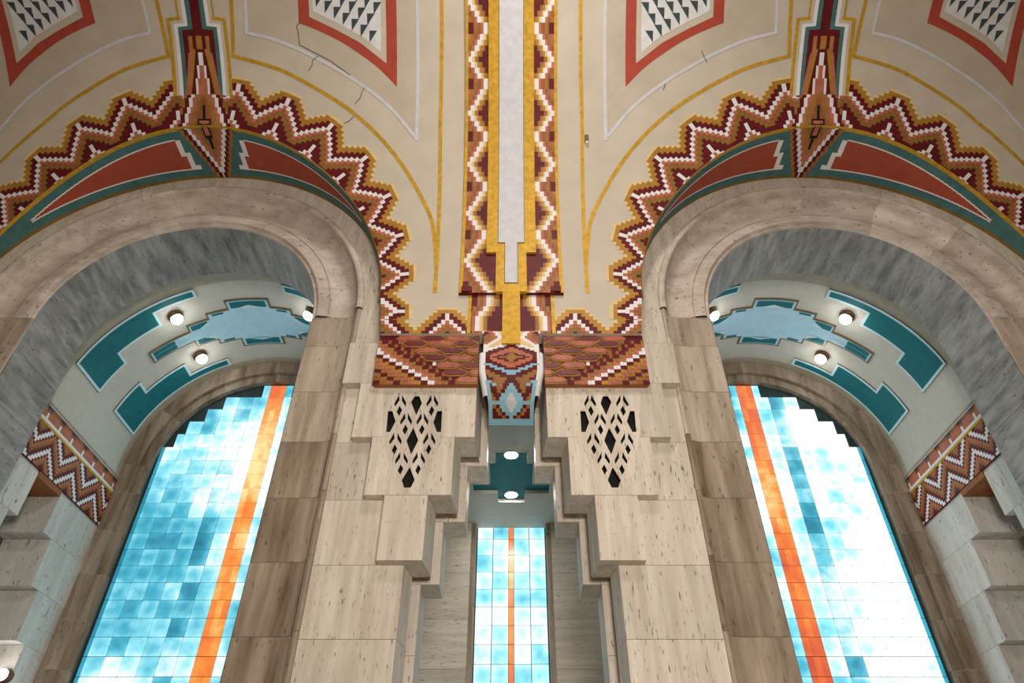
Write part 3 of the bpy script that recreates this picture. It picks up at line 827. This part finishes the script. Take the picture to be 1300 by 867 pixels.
def pane_mesh(name, w, h, mat):
    b = MB(); b.box(-w / 2, w / 2, -.008, .008, -h / 2, h / 2, mat)
    me = bpy.data.meshes.new(name); me.from_pydata(b.v, [], b.f); me.materials.append(MAT[mat]); me.update(); return me
PANES = {}
def pane(parent, x, z, w, h, mat, name='glass_pane'):
    key = (round(w, 3), round(h, 3), mat)
    if key not in PANES: PANES[key] = pane_mesh('glass_pane', w, h, mat)
    o = bpy.data.objects.new(name, PANES[key]); COL.objects.link(o); o.parent = parent; o.location = (x, DG, z + CAMZ); return o
PW, RH, JG = .283, .290, .012
def side_window(m):
    nm = 'window_1' if m == 1 else 'window_2'; side = 'left' if m == 1 else 'right'
    wi = empty(nm, 'tall arched cyan glass window with an orange stripe in the %s bay' % side, 'window', 'structure')
    mat = 'glass_cyan' if m == 1 else 'glass_bright'
    xo = XB - .05 * 0
    rows = []
    z = 3.655 - RH * 15
    k = 0
    R2 = 1.97
    while z + RH < ZB + 2.02:
        top = z + RH
        if top > ZB - .1:
            hw = sqrt(max(0, R2 * R2 - (max(0, top - ZB)) ** 2))
        else: hw = 1.92
        # orange stripe: three strips
        for q in (-1, 0, 1):
            if hw > .15: pane(wi, m * (xo + q * .104), z + RH / 2, .104 - .004, RH - JG, 'glass_orange', 'orange_pane')
        for sg in (-1, 1):
            for c in range(6):
                a = .158 + c * PW; e = a + PW
                if e <= hw + .02: wd = PW
                elif a + PW / 2 <= hw: wd = PW / 2
                else: break
                pane(wi, m * (xo + sg * (a + wd / 2)), z + RH / 2, wd - JG, RH - JG, 'glass_deep' if (c == 1) else mat)
            if hw >= 1.9:
                pane(wi, m * (xo + sg * (1.856 + .03)), z + RH / 2, .055, RH - JG, 'glass_edge')
        z += RH
    b = MB(); n = 24
    poly = [(XB + 2.05 * cos(pi * t / n), ZB + 2.05 * sin(pi * t / n)) for t in range(n + 1)] + [(XB - 2.05, FLOOR), (XB + 2.05, FLOOR)]
    b.prism(poly, lambda p, d: (p[0], d, p[1]), DG + .012, DG + .05, 'window_iron'); b.build('iron_backing', wi, m)
for m in (1, -1): side_window(m)
wi = empty('window_3', 'narrow cyan glass window with an orange centre stripe at the back of the niche', 'window', 'structure')
z = 5.285 - RH * 23
for k in range(23):
    pane(wi, 0, z + RH / 2, .084 - .004, RH - JG, 'glass_orange', 'orange_pane')
    for sg in (-1, 1):
        for c in range(2):
            pane(wi, sg * (.042 + .271 * (c + .5)), z + RH / 2, .271 - JG, RH - JG, 'glass_middle')
    z += RH
boxobj('iron_backing', wi, 1, (-.62, .62, DG + .012, DG + .05, FLOOR, 5.3), 'window_iron')

# ------------------------------------------------------------------ niche aisle ceilings (centre and the two beyond the bays)
nc = MB()
TEAL = [(.25, 8.70, 9.02), (.345, 9.02, 9.68), (.62, 9.68, 10.0), (.23, 10.0, 10.30)]
nc.box(-2.35, 2.35, 7.8, DB + .25, ZN + .06, ZN + .1, 'plaster_pale')
cn = tag(nc.build('ceiling'), 'flat pale plaster ceiling of the niche with a teal stepped recess', 'ceiling', 'structure')
q = MB()     # plaster skin with the stepped recess left open
ys = [7.8, 8.70, 9.02, 9.68, 10.0, 10.30, DB + .25]
for (a, c), hw in zip(zip(ys, ys[1:]), [0, .25, .345, .62, .23, 0]):
    for sg in (1, -1): 
        x0, x1 = sorted((sg * hw, sg * 2.35)); q.box(x0, x1, a, c, ZN, ZN + .06, 'plaster_pale')
q.build('plaster_skin', cn, 1)
q = MB()
for hw, a, c in TEAL: q.box(-hw, hw, a, c, ZN + .045, ZN + .058, 'bay_teal')
q.build('teal_recess', cn, 1)
q = MB()
for (a, c), hw in zip(zip(ys[1:], ys[2:-1]), [.25, .345, .62, .23]):
    for sg in (1, -1): q.box(sg * hw - .014, sg * hw + .014, a, c, ZN - .012, ZN + .05, 'plaster_pale')
for y, x0, x1 in ((8.70, -.25, .25), (9.02, .25, .345), (9.02, -.345, -.25), (9.68, .345, .62), (9.68, -.62, -.345), (10.0, .23, .62), (10.0, -.62, -.23), (10.30, -.23, .23)):
    q.box(x0, x1, y - .014, y + .014, ZN - .012, ZN + .05, 'plaster_pale')
q.build('recess_rim', cn, 1)
for m in (1, -1):
    side = 'left' if m == 1 else 'right'
    b = MB(); b.box(XS - 3.0, XS - .1, 7.8, DB + .25, ZN, ZN + .1, 'bay_teal')
    tag(b.build('ceiling', None, m), 'teal ceiling glimpsed through the side opening of the %s bay' % side, 'ceiling', 'structure')
for d, txt in ((8.86, 'nearer the hall'), (10.12, 'nearer the window')):
    root = empty('downlight', 'round white downlight in the teal niche ceiling, %s' % txt, 'light', None, 'niche downlights')
    def ring(r, h, n=24): return [(r * cos(2 * pi * k / n), d + r * sin(2 * pi * k / n), ZN + h) for k in range(n + 1)]
    b = MB(); b.grid([ring(.115, .05), ring(.115, .03), ring(.10, .025), ring(.098, .05)], 'white'); b.build('rim', root, 1, 40)
    b = MB(); b.grid([ring(.099, .032), ring(.06, .026), ring(.001, .024)], 'downlight_glass'); b.build('lens', root, 1, 40)
lamp('wall_lamp', 'glowing round lamp at the foot of the stepped corbels beside the left bay', None, (XS - .06, 10.545, 2.60), (0, -1, 0), 1, .08)

# ------------------------------------------------------------------ tile brackets under the vault foot
def bracket(m):
    side = 'left' if m == 1 else 'right'
    root = empty('tile_bracket', 'corbelled bracket of red hexagon tiles and stepped colour bands, %s of the pendant' % side, 'bracket', None, 'tile brackets under the vault')
    ZT = ZS + SB; rows = 7; rh = (ZT - 4.885) / rows
    XL, XR = (XC + RO) * .95 - .01, -.405
    steps = MB(); stair = MB()
    hexes = {}
    for r in range(rows):
        z1 = ZT - r * rh; z0 = z1 - rh
        y = D0 + (.05 if r == 0 else .014 + r * .0035)
        steps.box(XL + .02, XR, y, DW - .122, z0, z1 - .0005, 'brown')
        # stepped colour bands: two half rows
        hb = XL + .27 + max(0, r - 1) * .16            # where the hexagons begin
        for hh in range(2):
            zz1 = z1 - hh * rh / 2; zz0 = zz1 - rh / 2; kk = r * 2 + hh
            n = 34; cw = .0415
            for i in range(n):
                x0 = XL + i * cw; x1 = x0 + cw
                if x0 > hb - .02: break
                qv = i - (kk - 5) * 1.95
                k = math.floor(qv)
                if r == 0: c = 'dark_red'  # top row all dark red, painting in shade below the vault foot
                elif k in (0, 1): c = 'white'
                elif k in (2, 3): c = 'salmon'
                elif k in (4, 5): c = 'ochre'
                elif k in (6, 7): c = 'dark_red'
                elif k in (8,): c = 'brown'
                elif k in (9, 10): c = 'dark_red'
                elif k > 10: c = 'white' if (i + kk) % 5 == 0 else 'brown'
                elif k in (-1, -2): c = 'dark_red'
                elif k in (-3, -4): c = 'gold_paint'
                elif k in (-5, -6): c = 'salmon'
                elif k in (-7, -8): c = 'ochre'
                else: c = ('ochre', 'dark_red', 'brown')[(k // 2) % 3]
                yy = y - .012 - .004 * ((i + kk) % 2)
                stair.box(x0 + .001, x1 - .001, yy, y, zz0 + .001, zz1, c)
        # hexagon tiles
        w = .315
        x = XR + .30 - (.10, .0, .16, .05, .20, .11, .26)[r]; k = r
        while x - w > hb - .10:
            col = ('tile_red', 'tile_salmon')[(k + r // 2) % 2]
            poly = [(-w / 2, 0), (-w / 2 + .055, rh * .5), (w / 2 - .055, rh * .5), (w / 2, 0), (w / 2 - .055, -rh * .5), (-w / 2 + .055, -rh * .5)]
            cutx = XR - (x - w / 2)                        # the pendant hides the end of some tiles
            if cutx < -w / 2 + .06: x -= w; k += 1; continue
            def clip(P):
                if cutx >= w / 2: return P
                out = []
                for (p, q) in zip(P, P[1:] + P[:1]):
                    if p[0] <= cutx: out.append(p)
                    if (p[0] <= cutx) != (q[0] <= cutx):
                        f = (cutx - p[0]) / (q[0] - p[0]); out.append((cutx, p[1] + (q[1] - p[1]) * f))
                return out
            key = (col, round(min(cutx, w / 2), 3))
            if key not in hexes:
                hx = MB()
                hx.prism(clip(poly), lambda p, d: (p[0], d + (p[1] / rh) * .016, p[1]), .012, .03, 'tile_grout')
                hx.prism(clip([(a * .92, c * .74) for a, c in poly]), lambda p, d: (p[0], d + (p[1] / rh) * .016, p[1]), 0, .02, col)
                me = bpy.data.meshes.new('hexagon_tile'); me.from_pydata([(m * a, c, e) for a, c, e in hx.v], [], hx.f)
                for q in hx.mats: me.materials.append(MAT[q])
                me.polygons.foreach_set('material_index', hx.m); me.update(); hexes[key] = me
            o = bpy.data.objects.new('hexagon_tile', hexes[key]); COL.objects.link(o); o.parent = root
            o.location = (m * (x - w / 2), y - .032, (z0 + z1) / 2 + CAMZ)
            x -= w; k += 1
    steps.build('stepped_core', root, m); stair.build('colour_bands', root, m)['kind'] = 'stuff'
for m in (1, -1): bracket(m)

# pendant that carries the rib down over the niche: a curved face of small tiles
def pend_prof(v):
    pts = [(0, 6.545, 5.66), (.45, 6.545, 5.22), (.55, 6.56, 5.11), (.65, 6.60, 4.99), (.75, 6.68, 4.87), (.83, 6.79, 4.76), (.90, 6.92, 4.69), (1.0, 7.12, 4.62)]
    for (a, y, z), (c, yy, zz) in zip(pts, pts[1:]):
        if v <= c: f = (v - a) / (c - a); return y + (yy - y) * f, z + (zz - z) * f
    return pts[-1][1:]
ART = [  # one half, centre first; W white P pale G gold O ochre B brown S salmon D dark red L blue window light painted in Y grey
 "GGGPPPWWSSDD", "GGGPPWWSSBDD", "OGGPPWWSSBBD", "OGGPWWSSOBBB", "OGPPWWSOOBBB", "PPPPPWWSOOBB", "PPPPPPWWSBBB", "PPPPPPPWWSSB",
 "WWWWPPPPWWSS", "DDWWWPPPPWWW", "DDDWWWWPPPWW", "SDDDDDWWWWWW", "SSSDDDDDWWWW", "SSSSSDDDDDWW", "BBSSSSDDDDDW", "ODDSSSSSDDDW", "OODDDDSSSDDW", "OOOOODDDSDDW",
 "OODDDDSSSDDW", "ODDSSSSSDDDW", "BBSSSSDDDDDW", "SSSSDDDDLLLL", "SSDDDDLLLDDW", "DDDLLLLDDDDW", "LLLLDDDDDOOW", "LLDDDDDOOOOW", "DDDDDOOOOODW",
 "DDOOOOOODDDW", "DDDOOOOOOLLL", "LDDDOOOLLDLL", "LLDDOOODDDLL", "LLLDDOODDDLL", "YLLLLDDDDOLL", "YYLLLLDDOOLL", "YYYLLLLLLLLL", "YYLLLLDDOOLL", "YLLLLDOODDLL", "LLLDDOODDDLL", "LDDOODDDDDLL", "LLLLLLLLLLLL", "LLLLLLLLLLLL"]
KEY = dict(W='white', P='pale', G='gold', O='ochre', B='brown', S='salmon', D='dark_red', L='window_lit_blue', Y='silver')
pd = empty('tile_pendant', 'curved pendant of small coloured tiles at the foot of the vault rib', 'pendant')
def phw(v): return .345 if v < .6 else .345 - .07 * min(1, (v - .6) / .25)
b = MB(); n = len(ART); hw = .345
for k, row in enumerate(ART):
    v0, v1 = k / n, (k + 1) / n; (y0, z0), (y1, z1) = pend_prof(v0), pend_prof(v1)
    c0, c1 = phw(v0) / len(row), phw(v1) / len(row)
    for i, ch in enumerate(row):
        for sg in (1, -1):
            b.face([(sg * i * c0, y0, z0), (sg * (i + 1) * c0, y0, z0), (sg * (i + 1) * c1, y1, z1), (sg * i * c1, y1, z1)], KEY[ch])
b.build('mosaic_face', pd)
b = MB(); rows = []
for k in range(41):
    y, z = pend_prof(k / 40); h = phw(k / 40); rows.append([(-h, y + .004, z), (-h, 7.125, max(z, 4.63)), (h, 7.125, max(z, 4.63)), (h, y + .004, z)])
b.grid(rows, 'dark_red'); b.build('core', pd)
for m in (1, -1):
    b = MB(); rows = []
    for k in range(31):
        v = .36 + .44 * k / 30; y, z = pend_prof(v)
        h = phw(v) + .015; rows.append([(-h + .04 * cos(a), y + .06 - .07 * sin(a), z) for a in [pi * q / 8 for q in range(9)]])
    b.grid(rows, 'white'); b.build('white_edge', pd, m, 60)

# ------------------------------------------------------------------ small sensor on the right vault panel
sn = empty('vault_sensor', 'small dark sensor box on the cream vault right of the rib', 'sensor')
def vb(b, x0, x1, s0, s1, o, mat): 
    b.grid([[V(x0, s, 0), V(x0, s, o), V(x1, s, o), V(x1, s, 0)] for s in (s0, s1)], mat); b.face([V(x0, s0, 0), V(x0, s0, o), V(x1, s0, o), V(x1, s0, 0)], mat); b.face([V(x0, s1, 0), V(x0, s1, o), V(x1, s1, o), V(x1, s1, 0)], mat)
b = MB(); vb(b, 1.11, 1.17, 2.66, 2.78, .04, 'bronze'); b.build('housing', sn)
b = MB(); vb(b, 1.12, 1.165, 2.64, 2.665, .05, 'white'); b.build('bracket', sn)
